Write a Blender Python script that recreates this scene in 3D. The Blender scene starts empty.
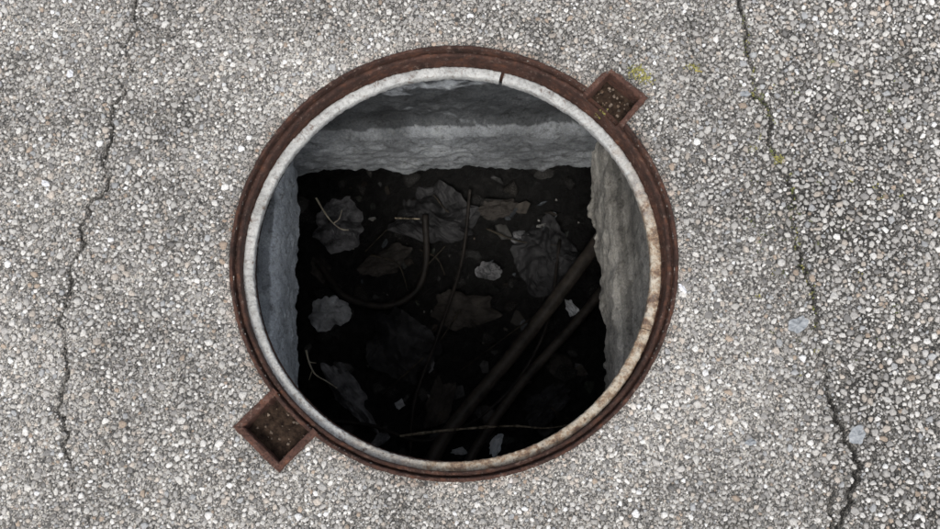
import bpy, math, numpy as np
from mathutils import Vector
rng=np.random.default_rng(7)
import random; random.seed(7)

# ------------------------------------------------------------------ camera geometry (used to survey positions)
T=math.radians(13.0); FOC=1000.0; D=1.667
CAM=np.array([0,-D*math.sin(T),D*math.cos(T)])
def P(u,v,z=0.0):
    a=(u-470)/FOC; b=(264.5-v)/FOC
    r=np.array([a, math.sin(T)+b*math.cos(T), -math.cos(T)+b*math.sin(T)])
    s=(z-CAM[2])/r[2]
    p=CAM+s*r
    return np.array([p[0],p[1],z])

# ------------------------------------------------------------------ noise
_tab=np.random.default_rng(3).random((256,256))*2-1
def vn(x,y,s=0):
    x=np.asarray(x,float)+s*17.31; y=np.asarray(y,float)+s*9.77
    xi=np.floor(x).astype(int); yi=np.floor(y).astype(int)
    fx=x-xi; fy=y-yi; fx=fx*fx*(3-2*fx); fy=fy*fy*(3-2*fy)
    a=_tab[xi&255,yi&255]; b=_tab[(xi+1)&255,yi&255]; c=_tab[xi&255,(yi+1)&255]; d=_tab[(xi+1)&255,(yi+1)&255]
    return (a*(1-fx)+b*fx)*(1-fy)+(c*(1-fx)+d*fx)*fy
def fbm(x,y,o=4,s=0):
    t=0; a=.5; k=1
    for i in range(o):
        t=t+a*vn(np.asarray(x)*k,np.asarray(y)*k,s+i); a*=.5; k*=2.03
    return t

# ------------------------------------------------------------------ helpers
COL=bpy.context.scene.collection
def mk(name,verts,faces,mat=None,smooth=False,parent=None,cols=None):
    me=bpy.data.meshes.new(name)
    verts=np.asarray(verts,dtype=np.float32)
    if isinstance(faces,np.ndarray):
        n=faces.shape[1]; nf=len(faces)
        me.vertices.add(len(verts)); me.vertices.foreach_set('co',verts.ravel())
        me.loops.add(nf*n); me.loops.foreach_set('vertex_index',faces.astype(np.int32).ravel())
        me.polygons.add(nf); me.polygons.foreach_set('loop_start',np.arange(0,nf*n,n,dtype=np.int32))
        me.update(calc_edges=True)
    else:
        me.from_pydata([tuple(map(float,v)) for v in verts],[],[tuple(map(int,f)) for f in faces]); me.update()
    me.validate()
    if smooth: me.polygons.foreach_set('use_smooth',[True]*len(me.polygons))
    if cols is not None:
        ca=me.color_attributes.new('Col','FLOAT_COLOR','POINT')
        ca.data.foreach_set('color',np.asarray(cols,dtype=np.float32).ravel())
    if mat: me.materials.append(mat)
    ob=bpy.data.objects.new(name,me); COL.objects.link(ob)
    if parent: ob.parent=parent
    return ob
def empty(name):
    e=bpy.data.objects.new(name,None); COL.objects.link(e); return e

class M:
    def __init__(s,name,rough=.8,spec=.3):
        s.m=bpy.data.materials.new(name); s.m.use_nodes=True; s.t=s.m.node_tree
        s.b=s.t.nodes['Principled BSDF']; s.b.inputs['Roughness'].default_value=rough
        s.b.inputs['Specular IOR Level'].default_value=spec
        s.co=s.n('ShaderNodeTexCoord').outputs['Object']
    def n(s,t,**k):
        x=s.t.nodes.new(t)
        for a,v in k.items(): setattr(x,a,v)
        return x
    def l(s,a,b): s.t.links.new(a,b)
    def noise(s,scale,detail=5,rough=.6,co=None):
        x=s.n('ShaderNodeTexNoise'); x.inputs['Scale'].default_value=scale; x.inputs['Detail'].default_value=detail
        x.inputs['Roughness'].default_value=rough; s.l(co or s.co,x.inputs['Vector']); return x.outputs['Fac']
    def vor(s,scale,out='Distance',feature='F1',rand=1):
        x=s.n('ShaderNodeTexVoronoi'); x.feature=feature; x.inputs['Scale'].default_value=scale; s.l(s.co,x.inputs['Vector']); return x.outputs[out]
    def ramp(s,f,stops):
        r=s.n('ShaderNodeValToRGB'); e=r.color_ramp.elements
        while len(e)<len(stops): e.new(.5)
        for i,(p,c) in enumerate(stops):
            e[i].position=p; e[i].color=(c if isinstance(c,tuple) else (c,c,c))+(1,)
        s.l(f,r.inputs['Fac']); return r.outputs['Color']
    def mix(s,f,a,b,mode='MIX'):
        x=s.n('ShaderNodeMix',data_type='RGBA',blend_type=mode)
        if isinstance(f,(int,float)): x.inputs[0].default_value=f
        else: s.l(f,x.inputs[0])
        for i,v in ((6,a),(7,b)):
            if isinstance(v,tuple): x.inputs[i].default_value=v+(1,)
            else: s.l(v,x.inputs[i])
        return x.outputs[2]
    def math(s,op,a,b=0.0,clamp=False):
        x=s.n('ShaderNodeMath',operation=op,use_clamp=clamp)
        for i,v in ((0,a),(1,b)):
            if isinstance(v,(int,float)): x.inputs[i].default_value=v
            else: s.l(v,x.inputs[i])
        return x.outputs[0]
    def attr(s,n='Col'):
        x=s.n('ShaderNodeAttribute'); x.attribute_name=n; return x.outputs['Color']
    def sep(s): 
        x=s.n('ShaderNodeSeparateXYZ'); s.l(s.co,x.inputs[0]); return x.outputs
    def base(s,c):
        if isinstance(c,tuple): s.b.inputs['Base Color'].default_value=c+(1,)
        else: s.l(c,s.b.inputs['Base Color'])
        return s
    def bump(s,h,dist=.002,st=1.0):
        x=s.n('ShaderNodeBump'); x.inputs['Distance'].default_value=dist; x.inputs['Strength'].default_value=st
        s.l(h,x.inputs['Height']); s.l(x.outputs[0],s.b.inputs['Normal']); return s

# ---- materials
g=M('asphalt_binder',.9,.2)
def rnd_(m,sc):
    b_=m.n('ShaderNodeRGBToBW'); m.l(m.vor(sc,'Color'),b_.inputs[0]); return b_.outputs[0]
spc=g.ramp(rnd_(g,480),[(0.0,.05),(.35,.10),(.55,(.20,.19,.178)),(.8,(.42,.41,.39))])
chip=g.ramp(rnd_(g,150),[(.2,.55),(.5,1.0),(.8,1.6)])
gn=g.ramp(g.noise(900,3),[(.3,.6),(.7,1.3)])
gc=g.mix(1.0,spc,gn,'MULTIPLY'); gc=g.mix(.6,gc,chip,'MULTIPLY'); gc=g.mix(1.0,gc,g.attr(),'MULTIPLY')
g.base(gc); g.bump(g.math('ADD',g.vor(480),g.noise(700,3)),.002,.9)
MAT_GROUND=g.m

s=M('stone_aggregate',.85,.25)
sc=s.mix(1.0,s.attr(),s.ramp(s.noise(520,4,.75),[(.25,.5),(.5,1.0),(.75,1.3)]),'MULTIPLY')
sc=s.mix(s.ramp(s.noise(330,3,.6),[(.54,0.0),(.67,.5)]),sc,(.15,.144,.136))
s.base(sc); s.bump(s.noise(800,3),.0012,.8); MAT_STONE=s.m

def rustmat(name,dark,mid,light):
    r=M(name,.72,.35)
    c=r.ramp(r.noise(30,7,.75),[(.3,dark),(.5,mid),(.7,light)])
    c=r.mix(r.ramp(r.noise(240,4,.7),[(.48,0.0),(.62,.75)]),c,(.02,.012,.010))
    c=r.mix(r.ramp(r.noise(110,6,.75),[(.56,0.0),(.67,.75)]),c,(.26,.19,.155))
    c=r.mix(r.ramp(r.noise(60,5,.7),[(.56,0.0),(.7,.55)]),c,(.22,.085,.042))
    r.base(c); r.bump(r.noise(200,7,.75),.005,1.0); return r.m
MAT_RUST=rustmat('rusty_cast_iron',(.03,.018,.014),(.082,.040,.029),(.15,.073,.05))
MAT_RUSTL=rustmat('sunlit_rusty_lug',(.055,.028,.02),(.13,.062,.045),(.21,.11,.08))  # same rust in brighter colours, sunlight on the lugs painted in

w=M('painted_seat_ring',.6,.4)
o=w.sep()
c=w.ramp(w.noise(22,8,.78),[(.32,(.27,.27,.26)),(.48,(.50,.505,.49)),(.68,(.66,.655,.63))])
m1=w.math('SUBTRACT',w.math('MULTIPLY',o[0],1.9),w.math('MULTIPLY',o[1],1.7))
rm=w.math('MULTIPLY',w.ramp(w.math('ADD',m1,w.math('MULTIPLY',w.noise(20,6,.75),1.0)),[(.6,0.0),(1.05,1.0)]),.9)
c=w.mix(rm,c,w.ramp(w.noise(48,7,.75),[(.38,(.10,.045,.022)),(.46,(.32,.20,.11)),(.54,(.54,.46,.35)),(.7,(.66,.62,.54))]))
c=w.mix(w.ramp(w.noise(62,7,.8),[(.55,0.0),(.64,.9)]),c,(.13,.075,.048))
c=w.mix(w.ramp(w.noise(260,3,.6),[(.50,0.0),(.70,.6)]),c,(.2,.18,.16))
w.base(c); w.bump(w.noise(160,6,.75),.003,.9); MAT_RING=w.m

def concrete(name,lo,hi,stain_and_light=True):
    c_=M(name,.92,.15)
    c=c_.ramp(c_.noise(12,8,.72),[(.3,lo),(.7,hi)])
    c=c_.mix(1.0,c,c_.ramp(c_.noise(190,6,.8),[(.25,.4),(.5,1.0),(.78,1.6)]),'MULTIPLY')
    c=c_.mix(c_.ramp(c_.noise(45,7,.75),[(.53,0.0),(.66,.7)]),c,(.07,.065,.06))
    c=c_.mix(c_.ramp(rnd_(c_,140),[(.72,0.0),(.78,.45)]),c,(.42,.42,.40))
    if stain_and_light: c=c_.mix(1.0,c,c_.attr(),'MULTIPLY')  # Col holds stains plus light and shade painted into the walls
    c_.base(c); c_.bump(c_.noise(130,8,.8),.006,1.0); return c_.m
MAT_CONC=concrete('shaft_concrete',(.24,.245,.25),(.44,.44,.44))
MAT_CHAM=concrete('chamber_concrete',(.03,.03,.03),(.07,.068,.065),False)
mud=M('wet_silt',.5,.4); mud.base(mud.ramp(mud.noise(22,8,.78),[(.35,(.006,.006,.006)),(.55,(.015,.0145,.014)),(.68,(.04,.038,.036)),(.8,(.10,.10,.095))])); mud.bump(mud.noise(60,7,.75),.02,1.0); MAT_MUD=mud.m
def simple(name,c1,c2,scale=40,rough=.6,spec=.3,b=.002):
    x=M(name,rough,spec); x.base(x.ramp(x.noise(scale,5,.65),[(.35,c1),(.65,c2)]))
    if b: x.bump(x.noise(scale*3,4),b,.7)
    return x.m

# ------------------------------------------------------------------ layout on the ground
RC=np.array([-.0267,.0195]); RO=.374
lug_px=[[(233,427),(279,473),(318,433),(273,388)],
        [(648,98),(609,66),(583,93),(623,128)]]
lugs=[[P(*q)[:2] for q in L] for L in lug_px]
def inpoly(x,y,poly):
    r=np.ones_like(x,bool); n=len(poly)
    area=sum(poly[i][0]*poly[(i+1)%n][1]-poly[(i+1)%n][0]*poly[i][1] for i in range(n))
    sg=1 if area>0 else -1
    for i in range(n):
        a=poly[i]; b=poly[(i+1)%n]
        r&=sg*((b[0]-a[0])*(y-a[1])-(b[1]-a[1])*(x-a[0]))>0
    return r
def shrink(poly,d):
    c=np.mean(poly,axis=0); return [q+(c-q)/np.linalg.norm(c-q)*d for q in poly]

cr_px=[([(137,-60),(137,0),(128,60),(113,120),(106,180),(84,225),(74,265),(76,290),(62,325),(66,370),(58,425),(70,470),(78,500),(88,529),(100,600)],.0008,1),
       ([(735,-80),(742,0),(748,50),(760,95),(773,150),(790,195),(797,240),(813,295),(820,345),(828,385),(838,430),(850,452),(857,480),(846,505),(835,529),(820,600)],.0009,2),
       ([(838,430),(826,475),(830,529),(838,560)],.0006,3)]
cracks=[]
for pts,wd,sd in cr_px:
    q=np.array([P(*p)[:2] for p in pts]); out=[]
    for i in range(len(q)-1):
        n=max(2,int(np.linalg.norm(q[i+1]-q[i])/.0012))
        t=np.linspace(0,1,n,endpoint=False)[:,None]; out.append(q[i]*(1-t)+q[i+1]*t)
    c=np.vstack(out); L=np.arange(len(c))*.0012
    c[:,0]+=fbm(L*40,L*0,5,sd)*.022; c[:,1]+=fbm(L*45,L*0+5,5,sd+8)*.012
    ww=wd*np.clip(.9+2.0*fbm(L*14,L*0+2,4,sd+20),.4,2.2)
    if sd==2: ww=ww*np.interp(c[:,1],[-.5,-.3,-.12,.2,.5],[2.6,2.2,1.0,.8,1.0])
    cracks.append((c,ww))
X0,X1,Y0,Y1=-1.02,1.02,-.62,.68; RES=.001
W=int(round((X1-X0)/RES)); H=int(round((Y1-Y0)/RES))
crk=np.zeros((H,W),np.float32)
for c,ww in cracks:
    for (x,y),w_ in zip(c,ww):
        r=w_+.003; i0=int((y-r-Y0)/RES); i1=int((y+r-Y0)/RES)+2; j0=int((x-r-X0)/RES); j1=int((x+r-X0)/RES)+2
        if i0<0 or j0<0 or i1>=H or j1>=W: continue
        yy,xx=np.mgrid[i0:i1,j0:j1]; d=np.hypot(xx*RES+X0-x,yy*RES+Y0-y)
        v=np.clip(1-(d-w_)/.0022,0,1)*np.clip(w_/.0008,.5,1)
        crk[i0:i1,j0:j1]=np.maximum(crk[i0:i1,j0:j1],v)
def crs(x,y):
    j=np.clip(((x-X0)/RES).astype(int),0,W-1); i=np.clip(((y-Y0)/RES).astype(int),0,H-1); return crk[i,j]
rc=cracks[1][0]; o_=np.argsort(rc[:,1])
def rightside(x,y): return 1/(1+np.exp(np.clip(-(x-np.interp(y,rc[o_,1],rc[o_,0]))/.03,-30,30)))
def gz(x,y):
    e=np.clip(np.minimum.reduce([x-X0,X1-x,y-Y0,Y1-y])/.1,0,1)
    r=np.hypot(x-RC[0],y-RC[1]); k=np.clip((r-RO)/.06,0.25,1)
    return e*(k*(fbm(x*4,y*4,3,2)*.009+fbm(x*22,y*22,3,5)*.005)-crs(x,y)*.007)
def tone0(x,y): return 1.15+.6*fbm(x*2.6,y*2.6,4,11)+.5*fbm(x*13,y*13,3,15)
def tone(x,y): return np.clip(tone0(x,y)*(1-.30*rightside(x,y)),.35,1.8)

cs=.004; nx=int(round((X1-X0)/cs)); ny=int(round((Y1-Y0)/cs))
gx,gy=np.meshgrid(np.linspace(X0,X1,nx+1),np.linspace(Y0,Y1,ny+1))
gx=gx.ravel(); gy=gy.ravel(); gzv=gz(gx,gy)
V=np.stack([gx,gy,gzv],1)
ii,jj=np.meshgrid(np.arange(ny),np.arange(nx),indexing='ij'); b0=(ii*(nx+1)+jj).ravel()
Fq=np.stack([b0,b0+1,b0+nx+2,b0+nx+1],1)
cx=gx[b0]+cs/2; cy=gy[b0]+cs/2
kill=np.hypot(cx-RC[0],cy-RC[1])<RO-.0045
for L in lugs: kill|=inpoly(cx,cy,shrink(L,.008))
Fq=Fq[~kill]
nb=len(V); big=400
ov=[(-big,-big),(X0,-big),(X1,-big),(big,-big),(-big,Y0),(X0,Y0),(X1,Y0),(big,Y0),(-big,Y1),(X0,Y1),(X1,Y1),(big,Y1),(-big,big),(X0,big),(X1,big),(big,big)]
V=np.vstack([V,[(a,b,0) for a,b in ov]])
of=[]
for i in range(3):
    for j in range(3):
        if i==1 and j==1: continue
        k=nb+i*4+j; of.append((k,k+1,k+5,k+4))
Fq=np.vstack([Fq,np.array(of)])
tn=tone(V[:,0],V[:,1])*1.08; tn[nb:]=1.5
dk=1-.78*crs(V[:,0],V[:,1]); dk[nb:]=1
rs=rightside(V[:,0],V[:,1]); rs[nb:]=0
tt=tn*dk*(1-.2*rs)
ground=mk('asphalt_ground',V,Fq,MAT_GROUND,True,cols=np.stack([tt,tt*.98,tt*.945,np.ones_like(tt)],1))

# ---- stones : pack with raster occupancy
occ=np.zeros((H,W),bool)
yy,xx=np.mgrid[0:H,0:W]; wx=xx*RES+X0; wy=yy*RES+Y0
occ|=np.hypot(wx-RC[0],wy-RC[1])<RO+.001
for L in lugs: occ|=inpoly(wx,wy,shrink(L,-.002))
occ|=crk>.55
px_=[];py_=[];pr_=[]
def pack(n,rlo,rhi,f,bias=None):
    xs=rng.uniform(X0+.01,X1-.01,n); ys=rng.uniform(Y0+.01,Y1-.01,n); rr=np.sort(rng.uniform(rlo**.5,rhi**.5,n)**2)[::-1]
    if bias is not None:
        k=bias(xs,ys)>rng.random(n); xs=xs[k];ys=ys[k];rr=rr[k]
    for x,y,r in zip(xs,ys,rr):
        q=max(1,int(r*f/RES)); j=int((x-X0)/RES); i=int((y-Y0)/RES)
        if occ[i,j]: continue
        if i-q<0 or j-q<0 or i+q>=H or j+q>=W: continue
        m=DM[q]; sub=occ[i-q:i+q+1,j-q:j+q+1]
        if (sub&m).any(): continue
        sub|=m; px_.append(x);py_.append(y);pr_.append(r)
DM={q:(np.hypot(*np.mgrid[-q:q+1,-q:q+1])<=q+.3) for q in range(1,12)}
pack(20000,.0048,.0076,.84,lambda x,y:.20+.45*rightside(x,y)+.25*fbm(x*5,y*5,3,40))
pack(60000,.0032,.0048,.82,lambda x,y:.78+.2*rightside(x,y))
pack(120000,.0016,.0032,.82)
px=np.array(px_);py=np.array(py_);pr=np.array(pr_); N=len(px); print('stones',N)
def stones_mesh(px,py,pz,pr,hf,K=6):
    N=len(px); rot=rng.uniform(0,6.28,N); asp=rng.uniform(.6,1.0,N)
    ang=(np.arange(K)[None,:]+rng.uniform(-.42,.42,(N,K)))*2*math.pi/K
    rad=rng.uniform(.76,1.22,(N,K))*pr[:,None]
    ux=np.cos(ang)*rad; uy=np.sin(ang)*rad*asp[:,None]
    ca=np.cos(rot)[:,None]; sa=np.sin(rot)[:,None]
    lx=ux*ca-uy*sa; ly=ux*sa+uy*ca
    h=(hf*pr)[:,None]; tx=rng.normal(0,.20,(N,1)); ty=rng.normal(0,.20,(N,1))
    bot=np.stack([px[:,None]+lx*1.05,py[:,None]+ly*1.05,np.broadcast_to(pz[:,None]-.4*pr[:,None],lx.shape)],2)
    sh=rng.uniform(.62,.95,(N,K))
    top_x=lx*sh; top_y=ly*sh
    tz=pz[:,None]+h*rng.uniform(.78,1.12,(N,K))+top_x*tx+top_y*ty
    mid=np.stack([px[:,None]+lx,py[:,None]+ly,pz[:,None]+h*.35+lx*tx*.6+ly*ty*.6],2)
    top=np.stack([px[:,None]+top_x,py[:,None]+top_y,tz],2)
    of_=rng.normal(0,.2,(N,2))*pr[:,None]
    cen=np.stack([px+of_[:,0],py+of_[:,1],pz+h[:,0]*rng.uniform(.9,1.2,N)],1)[:,None,:]
    V=np.concatenate([bot,mid,top,cen],1); nv=3*K+1
    Fl=[]
    for k in range(K):
        k2=(k+1)%K
        Fl+= [(k,k2,K+k2),(k,K+k2,K+k),(K+k,K+k2,2*K+k2),(K+k,2*K+k2,2*K+k),(2*K+k,2*K+k2,3*K)]
    Fl=np.array(Fl); Fl=(Fl[None]+(np.arange(N)*nv)[:,None,None]).reshape(-1,3)
    return V.reshape(-1,3),Fl,nv
def stone_cols(N,tn):
    pal=np.array([(.42,.405,.385),(.51,.495,.47),(.62,.605,.58),(.32,.31,.298),(.47,.42,.37),(.20,.195,.188),(.37,.30,.24),(.76,.745,.72),(.38,.385,.39)])
    pw=np.array([.24,.22,.15,.13,.10,.06,.025,.055,.06])
    c=pal[rng.choice(len(pal),N,p=pw/pw.sum())]*rng.uniform(.82,1.13,(N,1))*tn[:,None]
    return np.clip(c,.03,.82)
bigm=pr>.0028
pz=gz(px,py)-.0002
hf=np.where(bigm,rng.uniform(.2,.5,N),rng.uniform(.3,.65,N))
tnS=np.clip(.72+.34*tone0(px,py)*(1-.06*rightside(px,py)),.6,1.35)*np.where(bigm,1.03,.90)
cS=stone_cols(N,tnS)
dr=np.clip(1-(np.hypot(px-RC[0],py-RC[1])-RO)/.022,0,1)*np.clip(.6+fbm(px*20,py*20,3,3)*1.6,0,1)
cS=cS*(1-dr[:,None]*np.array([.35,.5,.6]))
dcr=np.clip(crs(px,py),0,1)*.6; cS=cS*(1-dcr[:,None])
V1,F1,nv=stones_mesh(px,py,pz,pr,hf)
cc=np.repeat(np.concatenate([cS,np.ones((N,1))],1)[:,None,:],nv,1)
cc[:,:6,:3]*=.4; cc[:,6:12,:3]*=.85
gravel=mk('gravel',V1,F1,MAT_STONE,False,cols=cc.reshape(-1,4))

# ------------------------------------------------------------------ manhole frame
frame=empty('manhole_frame')
NS=1800
def angs_in_lug(th,r,L):
    return inpoly(RC[0]+np.cos(th)*(r+.006),RC[1]+np.sin(th)*(r+.006),shrink(L,.012))
th=np.linspace(0,2*math.pi,NS,endpoint=False)
def lathe(name,prof,mat,amp=.0007,center=RC,notch=False,gaps=(),sd=0,smooth=True):
    prof=np.array(prof); n=len(prof)
    r=prof[:,0][None,:]*np.ones((NS,1)); z=prof[:,1][None,:]*np.ones((NS,1))
    if notch:
        inl=angs_in_lug(th,RO,lugs[1])
        for k in range(n):
            if prof[k,0]>.3595 and prof[k,1]>-.026: z[inl,k]=-.026+(prof[k,1])*.1
    A=th[:,None]*np.ones((1,n)); kk=np.arange(n)[None,:]
    r=r+amp*fbm(A*70,kk*1.7,5,sd)+.0006*np.sin(A*2+1)+.0008*fbm(A*9,kk*0,3,sd+9)
    z=z+amp*1.6*fbm(A*60+50,kk*1.3,5,sd+3)
    V=np.stack([center[0]+np.cos(A)*r,center[1]+np.sin(A)*r,z],2).reshape(-1,3)
    Fl=[]
    for i in range(NS):
        if any(abs((th[i]-g0+math.pi)%(2*math.pi)-math.pi)<gw for g0,gw in gaps): continue
        j=(i+1)%NS
        for k in range(n-1): Fl.append((i*n+k,j*n+k,j*n+k+1,i*n+k+1))
    return mk(name,V,np.array(Fl),mat,smooth,frame)
iron=lathe('iron_rim',[(.374,-.06),(.3745,-.02),(.3745,.001),(.3738,.0030),(.3725,.0036),(.3700,.0036),(.3688,.0028),(.3682,.0005),(.3678,-.010),(.3668,-.0135),(.3656,-.0135),(.3648,-.010),(.3640,-.0065),(.3625,-.0058),(.3600,-.0058),(.3585,-.0068),(.3577,-.009),(.3572,-.02),(.3570,-.036),(.352,-.037),(.345,-.038),(.341,-.038),(.3405,-.05),(.342,-.058),(.374,-.062)],MAT_RUST,.0012,notch=True)
C2=np.array([-.0300,.0135])
def angof(u,v): 
    d=P(u,v,-.027)[:2]-C2; return math.atan2(d[1],d[0])%(2*math.pi)
gp=[(angof(503,75),.0088),(angof(652,332),.0019)]
seat=lathe('seat_ring',[(.3535,-.037),(.3537,-.029),(.3530,-.0268),(.3505,-.0258),(.347,-.0256),(.342,-.0256),(.339,-.0262),(.3370,-.0275),(.3360,-.030),(.3358,-.036),(.3362,-.043),(.339,-.047)],MAT_RING,.0015,C2,False,gp,30)

MAT_PF=simple('pocket_dirt',(.015,.010,.008),(.06,.04,.028),90,.95,.1,.003)
def lug(name,poly,th_,sd,ng):
    A,B,Cc,Dd=[np.array(q) for q in poly]
    dB=(Cc-B)/np.linalg.norm(Cc-B); dA=(Dd-A)/np.linalg.norm(Dd-A); dE=(B-A)/np.linalg.norm(B-A)
    outer=[Dd,A,B,Cc]
    inner=[Dd+dE*th_, A+dE*th_+dA*th_, B-dE*th_+dB*th_, Cc-dE*th_]
    V=[];Fl=[]
    def sec(o,i):
        m=lambda t:o*(1-t)+i*t
        return [(*m(0),-.05),(*m(0),.0015),(*m(.12),.0040),(*m(.5),.0050),(*m(.88),.0040),(*m(1.0),.0012),(*m(1.0),-.05)]
    nseg=22; path=[]
    for s_ in range(3):
        for t in np.linspace(0,1,nseg,endpoint=bool(s_==2)):
            path.append((outer[s_]*(1-t)+outer[s_+1]*t, inner[s_]*(1-t)+inner[s_+1]*t))
    for k,(o,i) in enumerate(path):
        for q,p in enumerate(sec(o,i)):
            nz=.0018*float(fbm(k*.7,q*.9,3,sd)); V.append((p[0]+nz,p[1]+.0018*float(fbm(k*.7+9,q*.9,3,sd)),p[2]+nz*.9))
    n=7
    for k in range(len(path)-1):
        for q in range(n-1): Fl.append((k*n+q,k*n+n+q,k*n+n+q+1,k*n+q+1))
    Fl.append(tuple(range(n))); Fl.append(tuple(range(len(V)-n,len(V))))
    mk(name,V,Fl,MAT_RUSTL,False,frame)
    G=16; V=[];Fl=[]
    for i in range(G+1):
        for j in range(G+1):
            a=i/G;b=j/G; p=(A*(1-a)+B*a)*(1-b)+(Dd*(1-a)+Cc*a)*b
            V.append((p[0],p[1],-.034+.010*float(fbm(i*.35,j*.35,3,sd))+.004*abs(a-.5)))
    for i in range(G):
        for j in range(G): k=i*(G+1)+j; Fl.append((k,k+1,k+G+2,k+G+1))
    mk(name+'_pocket_floor',V,Fl,MAT_PF,True,frame)
    n=ng; a=rng.uniform(.15,.85,n)[:,None]; b=rng.uniform(.2,1.0,n)[:,None]
    p=(A*(1-a)+B*a)*(1-b)+(Dd*(1-a)+Cc*a)*b
    V,Fl,nv=stones_mesh(p[:,0],p[:,1],np.full(n,-.0325),rng.uniform(.001,.0034,n),np.full(n,.7))
    c=stone_cols(n,np.full(n,.36))*np.array([1,.8,.65]); cc=np.repeat(np.concatenate([c,np.ones((n,1))],1)[:,None],nv,1).reshape(-1,4)
    mk(name+'_grit',V,Fl,MAT_STONE,False,frame,cc)
lug('lug_socket',lugs[0],.0120,3,40)
lug('hinge_socket',lugs[1],.0105,9,70)

# ------------------------------------------------------------------ shaft
shaft=empty('manhole_shaft')
ZB=-.56; ZS=-.335; ZT=-.062
bl=P(301,174,ZB)[:2]; br=P(588,166,ZB)[:2]; l2=P(298,385,ZB)[:2]; r2=P(607,385,ZB)[:2]
def ext(a,b,y): t=(y-a[1])/(b[1]-a[1]); return a+(b-a)*t
fl=ext(bl,l2,-.37); fr=ext(br,r2,-.37)
def wall(name,a,b,sd,ra=.03):
    a=np.array(a);b=np.array(b); L=np.linalg.norm(b-a); d=(b-a)/L; nrm=np.array([d[1],-d[0]])
    cen=(bl+br+fl+fr)/4
    if np.dot(cen-a,nrm)<0: nrm=-nrm
    a=a-d*.05; b=b+d*.05; L+=.10
    nu=int(L/.0035); nz=150
    u=np.linspace(0,L,nu)[:,None]*np.ones((1,nz)); zt=np.linspace(0,1,nz)[None,:]*np.ones((nu,1))
    zb=ZB+.020*fbm(u*16,u*0,4,sd)
    z=ZT+(zb-ZT)*zt
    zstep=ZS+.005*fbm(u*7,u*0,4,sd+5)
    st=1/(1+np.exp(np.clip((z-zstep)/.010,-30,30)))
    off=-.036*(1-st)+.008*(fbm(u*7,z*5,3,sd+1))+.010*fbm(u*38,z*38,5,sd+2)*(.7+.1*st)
    rough=np.clip((zt-.90)/.10,0,1)**1.5
    off=off+rough*(ra*fbm(u*24,z*24+3,5,sd+7)-.003)
    xy=a[None,None,:]+d*u[...,None]+nrm*off[...,None]
    V=np.concatenate([xy,z[...,None]],2)
    last=V[:,-1:,:].copy(); r1=last.copy(); r1[:,0,:2]-=nrm*.02; r1[:,0,2]-=.012; r2_=last.copy(); r2_[:,0,:2]-=nrm*.5; r2_[:,0,2]=ZB-.015
    V=np.concatenate([V,r1,r2_],1); nt=nz+2
    X=xy[...,0]
    up=z>zstep
    drip=fbm(u*14,z*2.5,4,sd+31)
    t=1+.7*fbm(u*10,z*10,5,sd+3)
    if name=='back_wall':
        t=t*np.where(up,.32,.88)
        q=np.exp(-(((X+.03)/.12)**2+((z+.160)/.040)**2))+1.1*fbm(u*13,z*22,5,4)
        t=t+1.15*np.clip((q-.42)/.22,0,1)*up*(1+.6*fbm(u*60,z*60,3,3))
        t=t*np.where(up,1-.3*np.exp(-((z-zstep-.03)/.03)**2),1-.4*np.clip(drip*1.6,0,1))  # band above the ledge: shade painted into the colour; drip streaks below
        tint=np.array([.95,1.0,1.04])
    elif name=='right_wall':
        t=t*np.where(up,1.25+.9*drip,1.6)*np.where(abs(z-zstep)<.012,.6,1); tint=np.array([1.0,.95,.85])  # right wall colour lifted in place of sunlight it misses
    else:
        t=t*np.where(up,.85,2.1)*(1+.5*drip); tint=np.array([.93,1.0,1.06])  # left wall colour lifted to look lit; front wall shares it
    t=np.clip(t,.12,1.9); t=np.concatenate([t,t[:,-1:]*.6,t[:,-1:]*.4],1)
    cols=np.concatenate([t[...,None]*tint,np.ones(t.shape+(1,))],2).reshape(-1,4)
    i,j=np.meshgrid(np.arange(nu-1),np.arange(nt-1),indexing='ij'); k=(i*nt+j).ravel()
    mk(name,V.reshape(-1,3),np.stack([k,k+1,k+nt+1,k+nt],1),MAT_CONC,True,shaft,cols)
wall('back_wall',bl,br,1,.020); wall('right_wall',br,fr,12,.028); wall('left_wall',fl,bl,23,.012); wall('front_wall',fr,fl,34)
V=[];Fl=[];n=96
for k in range(n):
    a=2*math.pi*k/n
    V+= [(RC[0]+.342*math.cos(a),RC[1]+.342*math.sin(a),-.0635),(RC[0]+.66*math.cos(a),RC[1]+.66*math.sin(a),-.0635)]
for k in range(n): j=(k+1)%n; Fl.append((2*k,2*k+1,2*j+1,2*j))
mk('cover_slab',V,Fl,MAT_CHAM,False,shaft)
bx=(-.85,.8,-.75,.85); zt,zf=ZB-.02,-1.30
V=[(bx[0],bx[2],zt),(bx[1],bx[2],zt),(bx[1],bx[3],zt),(bx[0],bx[3],zt),(bx[0],bx[2],zf-.1),(bx[1],bx[2],zf-.1),(bx[1],bx[3],zf-.1),(bx[0],bx[3],zf-.1)]
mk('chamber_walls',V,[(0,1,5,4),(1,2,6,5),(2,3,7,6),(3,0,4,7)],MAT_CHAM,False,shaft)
G=260; a,b=np.meshgrid(np.linspace(bx[0],bx[1],G),np.linspace(bx[2],bx[3],G),indexing='ij')
def fz(x,y): return zf+.09*fbm(np.asarray(x)*4,np.asarray(y)*4,5,6)+.04*fbm(np.asarray(x)*20,np.asarray(y)*20,4,9)
V=np.stack([a,b,fz(a,b)],2).reshape(-1,3); i,j=np.meshgrid(np.arange(G-1),np.arange(G-1),indexing='ij'); k=(i*G+j).ravel()
mk('silt_floor',V,np.stack([k,k+1,k+G+1,k+G],1),MAT_MUD,True,shaft)

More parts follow.
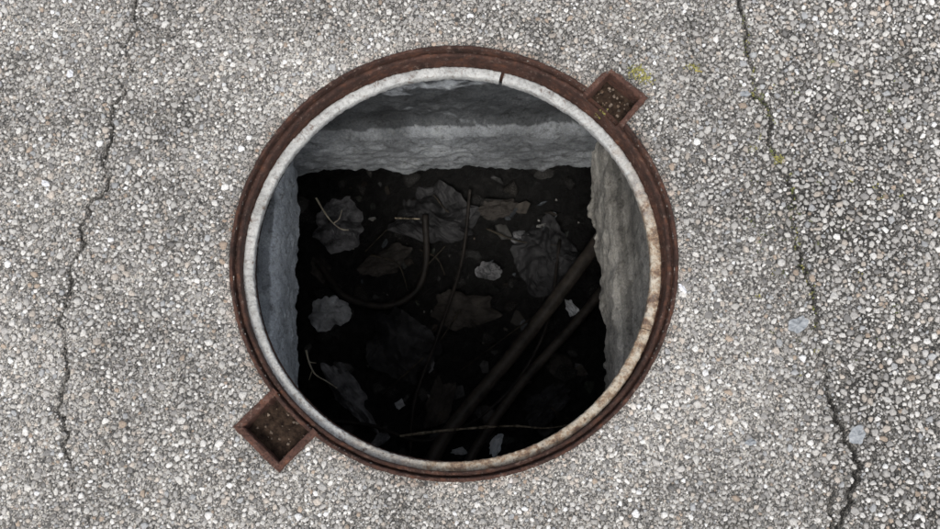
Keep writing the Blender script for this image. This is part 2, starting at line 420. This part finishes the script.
# ------------------------------------------------------------------ things at the bottom
def onfloor(u,v,dz=.0):
    p=P(u,v,zf)
    for _ in range(3): p=P(u,v,float(fz(p[0],p[1]))+dz)
    return p
n=110; x=rng.uniform(-.6,.55,n); y=rng.uniform(-.5,.7,n); r=rng.uniform(.012,.04,n)
V,Fc,nv=stones_mesh(x,y,fz(x,y)-.004,r,rng.uniform(.4,.9,n))
c=stone_cols(n,np.ones(n))*(rng.random((n,1))**3*.16+.025)
mk('rubble',V,Fc,MAT_STONE,False,cols=np.repeat(np.concatenate([c,np.ones((n,1))],1)[:,None],nv,1).reshape(-1,4))
def crumple(name,u,v,size,mat,sd,asp=.8,amp=.28,dz=.02,R=18,S=60):
    c=onfloor(u,v,dz); V=[(c[0],c[1],c[2])];Fl=[]
    s_=size/350/2; rot=sd*1.3; rr_=np.random.default_rng(sd); m=int(rr_.integers(5,8))
    ca=np.sort((np.arange(m)+rr_.uniform(-.3,.3,m))*2*math.pi/m); cr=rr_.uniform(.65,1.2,m)
    cxs=np.cos(ca)*cr; cys=np.sin(ca)*cr
    def edge(a):
        for i in range(m):
            x1,y1,x2,y2=cxs[i],cys[i],cxs[(i+1)%m],cys[(i+1)%m]; dx,dy=math.cos(a),math.sin(a)
            den=dx*(y2-y1)-dy*(x2-x1)
            if abs(den)<1e-9: continue
            t=(x1*(y2-y1)-y1*(x2-x1))/den; k=(x1*dy-y1*dx)/den
            if t>0 and -1e-6<=k<=1+1e-6: return t
        return .8
    folds=[(rr_.uniform(0,6.28),rr_.uniform(-.6,.6),rr_.uniform(.2,.7)) for _ in range(9)]
    for i in range(1,R+1):
        for j in range(S):
            a=2*math.pi*j/S; q=i/R*edge(a)*(1+.25*float(fbm(math.cos(a)*3,math.sin(a)*3,4,sd)))
            lx=math.cos(a)*q; ly=math.sin(a)*q
            h=sum(am*abs(lx*math.cos(fa)+ly*math.sin(fa)-fo) for fa,fo,am in folds)/len(folds)*1.6+.35*float(fbm(lx*3,ly*3,3,sd))
            lx*=s_; ly*=s_*asp
            V.append((c[0]+lx*math.cos(rot)-ly*math.sin(rot),c[1]+lx*math.sin(rot)+ly*math.cos(rot),c[2]+s_*amp*(1.8*h-.6*(i/R)**2)))
    V[0]=(c[0],c[1],sum(V[1+j][2] for j in range(S))/S)
    for j in range(S): Fl.append((0,1+j,1+(j+1)%S))
    for i in range(R-1):
        for j in range(S): a=1+i*S+j; b=1+i*S+(j+1)%S; Fl.append((a,a+S,b+S,b))
    return mk(name,V,Fl,mat,False)
m_bag=simple('pale_plastic',(.20,.21,.22),(.60,.62,.64),16,.5,.4)
m_bag2=simple('dull_plastic',(.05,.052,.055),(.28,.28,.29),16,.55,.35)
m_blk=simple('dark_plastic_sheet',(.015,.015,.016),(.05,.05,.052),14,.62,.25,0)
m_brn=simple('sodden_card',(.022,.020,.018),(.065,.058,.052),12,.8,.2)
m_white=simple('white_plastic',(.6,.66,.72),(.8,.82,.84),60,.4,.5)
for a in [('plastic_bag',330,314,52,m_bag,2,.85,.4),('plastic_bag',340,222,72,m_bag2,5,.8,.4),('plastic_bag',350,395,92,m_bag2,9,.45,.4),
          ('plastic_bag',496,443,26,m_white,13,.5),('plastic_bag',460,452,20,m_bag,17,.4),('plastic_bag',400,405,15,m_bag,27,.7),
          ('plastic_bag',571,307,24,m_bag,21,.6),('plastic_sheet',430,215,100,m_blk,31,.7,.4),('plastic_sheet',400,345,110,m_blk,33,.8,.4),('plastic_sheet',545,250,90,m_blk,35,.8,.4),
          ('plastic_bag',487,272,30,m_bag2,41,.8,.5),('plastic_bag',527,241,32,m_bag2,43,.8,.5),('plastic_sheet',545,405,60,m_blk,44,.5,.4),('plastic_bag',430,365,22,m_bag2,47,.4),
          ('sodden_card',383,262,60,m_brn,51,.6),('sodden_card',460,310,70,m_brn,53,.7),('sodden_card',560,365,50,m_brn,55,.6),('sodden_card',320,270,40,m_brn,57,.6),('sodden_card',440,405,60,m_brn,59,.5),('plastic_bag',380,440,26,m_bag2,61,.5),
          ('sodden_card',500,210,50,m_brn,63,.5)]:
    crumple(*a)
V=[];Fl=[];Cc=[]
pal=[(.07,.06,.05),(.16,.16,.16),(.05,.055,.05),(.26,.26,.25),(.09,.10,.08),(.05,.04,.033),(.12,.135,.15)]
for _ in range(110):
    x=rng.uniform(-.45,.38); y=rng.uniform(-.5,.55); k=len(V); n=rng.integers(4,8); R=rng.uniform(.006,.026); asp=rng.uniform(.3,1); ro=rng.uniform(0,6.28)
    z=float(fz(x,y))+rng.uniform(.002,.02); tx,ty=rng.normal(0,.4,2); q=rng.uniform(.2,.9)
    for i in range(n):
        a=2*math.pi*(i+rng.uniform(-.3,.3))/n; lx=math.cos(a)*R*rng.uniform(.7,1.2); ly=math.sin(a)*R*asp*rng.uniform(.7,1.2)
        X=lx*math.cos(ro)-ly*math.sin(ro); Y=lx*math.sin(ro)+ly*math.cos(ro); V.append((x+X,y+Y,z+X*tx+Y*ty+rng.normal(0,.002)))
    Fl.append(tuple(range(k,k+n))); c=pal[rng.integers(len(pal))]; Cc+=[[min(.7,t*q) for t in c]+[1]]*n
tr=M('sodden_trash',.6,.3); tr.base(tr.mix(1.0,tr.attr(),tr.ramp(tr.noise(90,4),[(.3,.3),(.7,1.3)]),'MULTIPLY'))
mk('trash',V,Fl,tr.m,False,cols=Cc)
def tube(name,pts,rad,mat,taper=1.0,S=10,wob=0,sd=1):
    pts=[np.array(p,float) for p in pts]; pp=[2*pts[0]-pts[1]]+pts+[2*pts[-1]-pts[-2]]; C=[]
    for i in range(1,len(pp)-2):
        for t in np.linspace(0,1,12,endpoint=bool(i==len(pp)-3)):
            p0,p1,p2,p3=pp[i-1:i+3]
            C.append(.5*((2*p1)+(-p0+p2)*t+(2*p0-5*p1+4*p2-p3)*t*t+(-p0+3*p1-3*p2+p3)*t**3))
    V=[];Fl=[];n=len(C)
    for i,c in enumerate(C):
        d=C[min(i+1,n-1)]-C[max(i-1,0)]; d/=np.linalg.norm(d)
        s1=np.cross(d,[0,0,1.]); s1/=max(1e-6,np.linalg.norm(s1)); s2=np.cross(s1,d)
        r=rad*(1+(taper-1)*i/n)*(1+wob*float(fbm(i*.6,sd,3,sd)))
        for j in range(S):
            a=2*math.pi*j/S; V.append(c+(s1*math.cos(a)+s2*math.sin(a))*r)
    for i in range(n-1):
        for j in range(S): a=i*S+j;b=i*S+(j+1)%S; Fl.append((a,b,b+S,a+S))
    Fl.append(tuple(range(S))); Fl.append(tuple(range((n-1)*S,n*S)))
    return mk(name,V,Fl,mat,True)
m_hose=simple('black_rubber',(.012,.012,.012),(.03,.028,.025),30,.5,.35)
m_hose2=simple('grimy_hose',(.012,.011,.010),(.036,.03,.026),30,.6,.25)
m_pipe=simple('grimy_pipe',(.024,.021,.018),(.075,.063,.052),22,.55,.3)
def fl_(l,dz): return [onfloor(u,v,dz) for u,v in l]
tube('drain_pipe',[P(640,180,-1.17),P(588,255,-1.16),P(520,345,-1.18),P(450,430,-1.17),P(425,475,-1.17)],.020,m_pipe,1,16,.06)
tube('drain_pipe',[P(640,240,-1.2),P(585,312,-1.2),P(520,385,-1.22),P(475,450,-1.2),P(462,480,-1.2)],.014,m_pipe,1,16,.06,4)
tube('drain_hose',fl_([(318,262),(345,296),(385,306),(415,292),(426,262),(425,215)],.05),.010,m_hose2)
tube('cable',fl_([(470,190),(462,260),(440,330),(415,400),(410,460)],.05),.005,m_hose2)
tube('cable',fl_([(320,420),(370,425),(430,440),(500,400),(545,330),(560,240)],.05),.005,m_hose2)
m_twig=simple('pale_dry_twig',(.5,.45,.34),(.7,.65,.52),80,.8,.2)
def tw(l,dz,r=.0022,k=.5): return tube('dry_twig',fl_(l,dz),r,m_twig,k,6,.5,3)
tw([(316,198),(325,213),(332,222),(341,229),(349,230)],.34,.0024)
tw([(334,223),(339,219),(342,210)],.342,.0014)
tw([(306,350),(309,362),(315,374),(326,381),(337,388)],.34,.0026)
tw([(309,362),(316,363)],.342,.0015); tw([(312,371),(309,380)],.342,.0015)
m_stick=simple('weathered_stick',(.04,.033,.024),(.42,.36,.27),60,.8,.2)
m_stick2=simple('dark_stick',(.02,.017,.014),(.07,.06,.045),60,.8,.2)
tube('stick',fl_([(400,436),(450,430),(510,426),(545,428),(575,424)],.16),.0035,m_stick,.6,8,.9,5)
tube('stick',fl_([(395,218),(420,219)],.08),.003,m_stick,.6,8,.5,6)
for i in range(10):
    u=rng.uniform(310,600); v=rng.uniform(185,440); a=rng.uniform(0,3.14); l=rng.uniform(16,50); k=rng.normal(0,5)
    tube('stick',fl_([(u-math.cos(a)*l,v-math.sin(a)*l),(u+k,v-k),(u+math.cos(a)*l,v+math.sin(a)*l)],rng.uniform(.03,.06)),rng.uniform(.0018,.0035),m_stick2,.5,6,.7,i)
n=70; x=rng.uniform(-.4,.35,n); y=rng.uniform(-.5,.5,n); r=rng.uniform(.0015,.006,n)
V,Fc,nv=stones_mesh(x,y,fz(x,y)+.006,r,rng.uniform(.4,1.0,n))
c=stone_cols(n,np.ones(n))*(rng.random((n,1))**2*.7+.04)
mk('litter_crumbs',V,Fc,MAT_STONE,False,cols=np.repeat(np.concatenate([c,np.ones((n,1))],1)[:,None],nv,1).reshape(-1,4))

# ------------------------------------------------------------------ bits on the road
def zg(x,y): return float(gz(np.array([x]),np.array([y]))[0])
lf=M('moss_leaf',.7,.3); lf.base(lf.attr()); MAT_MOSS=lf.m
V=[];Fl=[];Cc=[]
def clump(u,v,spread,n,col,size=.0035,zz=None):
    p=P(u,v)
    for _ in range(n):
        x=p[0]+random.gauss(0,spread); y=p[1]+random.gauss(0,spread*.8); z=(zg(x,y) if zz is None else zz)+random.uniform(.001,.004)
        a=random.uniform(0,6.28); l=size*random.uniform(.5,1.4); w_=l*random.uniform(.22,.45); up=random.uniform(-.1,.6)*l
        d=np.array([math.cos(a),math.sin(a)]); s_=np.array([-d[1],d[0]]); k=len(V)
        V.extend([(x,y,z),(x+d[0]*l*.5+s_[0]*w_,y+d[1]*l*.5+s_[1]*w_,z+up*.7),(x+d[0]*l,y+d[1]*l,z+up),(x+d[0]*l*.5-s_[0]*w_,y+d[1]*l*.5-s_[1]*w_,z+up*.6)])
        Fl.append((k,k+1,k+2,k+3)); q=random.uniform(.6,1.3); c=[min(.6,t*q) for t in col]+[1]; Cc.extend([c]*4)
YG=(.30,.28,.085); GR=(.14,.16,.055); DG=(.08,.09,.04); YL=(.5,.4,.1)
clump(636,73,.007,110,YG); clump(644,80,.006,80,YG); clump(604,108,.006,30,YG,.003,-.026); clump(629,69,.004,14,DG)
clump(694,68,.005,36,YG); clump(697,72,.003,8,YL)
clump(777,160,.006,55,YG); clump(771,152,.004,20,GR); clump(760,100,.004,16,GR)
c_=cracks[1][0]
for k in range(0,len(c_),5):
    x,y=c_[k]
    if fbm(k*.02,1,2,3)>-.15 and -.15<y<.45:
        xx_=x+random.gauss(0,.003); yy_=y+random.gauss(0,.003)
        for _ in range(3):
            a=random.uniform(0,6.28); l=.003*random.uniform(.5,1.3); z=zg(xx_,yy_)+.003; kk=len(V)
            dx,dy=math.cos(a)*l,math.sin(a)*l
            V.extend([(xx_,yy_,z),(xx_+dx*.5-dy*.4,yy_+dy*.5+dx*.4,z+.001),(xx_+dx,yy_+dy,z+.0015),(xx_+dx*.5+dy*.4,yy_+dy*.5-dx*.4,z+.001)])
            Fl.append((kk,kk+1,kk+2,kk+3)); c=random.choice([GR,DG,DG,YG]); Cc.extend([list(c)+[1]]*4)
for _ in range(60):
    u=random.uniform(740,900); v=random.uniform(60,380); clump(u,v,.003,random.randint(2,8),random.choice([GR,DG,YG]),.003)
mk('moss',V,Fl,MAT_MOSS,False,cols=Cc)
def scrap(name,u,v,w_,h_,rot,mat,sd,z=.0045):
    p=P(u,v); V=[];Fl=[];n=18; zz=zg(p[0],p[1])+z
    V.append((p[0],p[1],zz+.001))
    for r_ in (.55,1.0):
        for k in range(n):
            a=2*math.pi*k/n; rr=r_*(1+.5*float(fbm(math.cos(a)*1.7+3,math.sin(a)*1.7,3,sd)))
            x=math.cos(a)*rr*w_/2; y=math.sin(a)*rr*h_/2
            V.append((p[0]+x*math.cos(rot)-y*math.sin(rot),p[1]+x*math.sin(rot)+y*math.cos(rot),zz+.0022*float(fbm(x*400,y*400,3,sd))*2-.001*r_))
    for k in range(n): Fl.append((0,1+k,1+(k+1)%n)); Fl.append((1+k,1+n+k,1+n+(k+1)%n,1+(k+1)%n))
    mk(name,V,Fl,mat,False)
m_leaf=simple('grey_dead_leaf',(.24,.26,.28),(.4,.42,.44),120,.7,.3); m_pap=simple('white_paper',(.65,.66,.7),(.8,.8,.82),120,.7,.3)
scrap('dead_leaf',796,326,.034,.026,.4,m_leaf,4); scrap('dead_leaf',856,436,.030,.024,1.2,m_leaf,7); scrap('dead_leaf',750,442,.018,.012,.2,m_leaf,9)
scrap('paper_scrap',682,289,.018,.009,-1.0,m_pap,3); scrap('paper_scrap',46,184,.016,.010,-.5,m_pap,5)
scrap('dead_leaf',744,95,.020,.010,.1,m_leaf,11); scrap('dead_leaf',70,74,.012,.014,.1,m_pap,12)

# ------------------------------------------------------------------ camera, light
cd=bpy.data.cameras.new('camera'); cam=bpy.data.objects.new('camera',cd); COL.objects.link(cam)
cam.location=CAM; cam.rotation_euler=(T,0,0)
cd.sensor_width=36; cd.lens=36*FOC/940; cd.clip_start=.02; cd.clip_end=1500
bpy.context.scene.camera=cam
sd=Vector((-.08,-.42,.87)).normalized()
el=math.asin(sd.z); az=math.atan2(sd.x,sd.y)
sl=bpy.data.lights.new('sun','SUN'); sl.energy=1.5; sl.angle=math.radians(16); sl.color=(1,.965,.91)
so=bpy.data.objects.new('sun',sl); COL.objects.link(so); so.rotation_euler=sd.to_track_quat('Z','Y').to_euler()
wd=bpy.data.worlds.new('World'); bpy.context.scene.world=wd; wd.use_nodes=True; nt=wd.node_tree
bg=nt.nodes['Background']; sky=nt.nodes.new('ShaderNodeTexSky'); sky.sky_type='NISHITA'; sky.sun_disc=False
sky.sun_elevation=el; sky.sun_rotation=az; sky.air_density=1.0; sky.dust_density=4.0
hs=nt.nodes.new('ShaderNodeHueSaturation'); hs.inputs['Saturation'].default_value=.35; hs.inputs['Value'].default_value=1.12
nt.links.new(sky.outputs[0],hs.inputs['Color']); nt.links.new(hs.outputs[0],bg.inputs['Color']); bg.inputs['Strength'].default_value=.15
sc=bpy.context.scene; sc.view_settings.view_transform='Standard'; sc.view_settings.look='None'; sc.view_settings.exposure=0
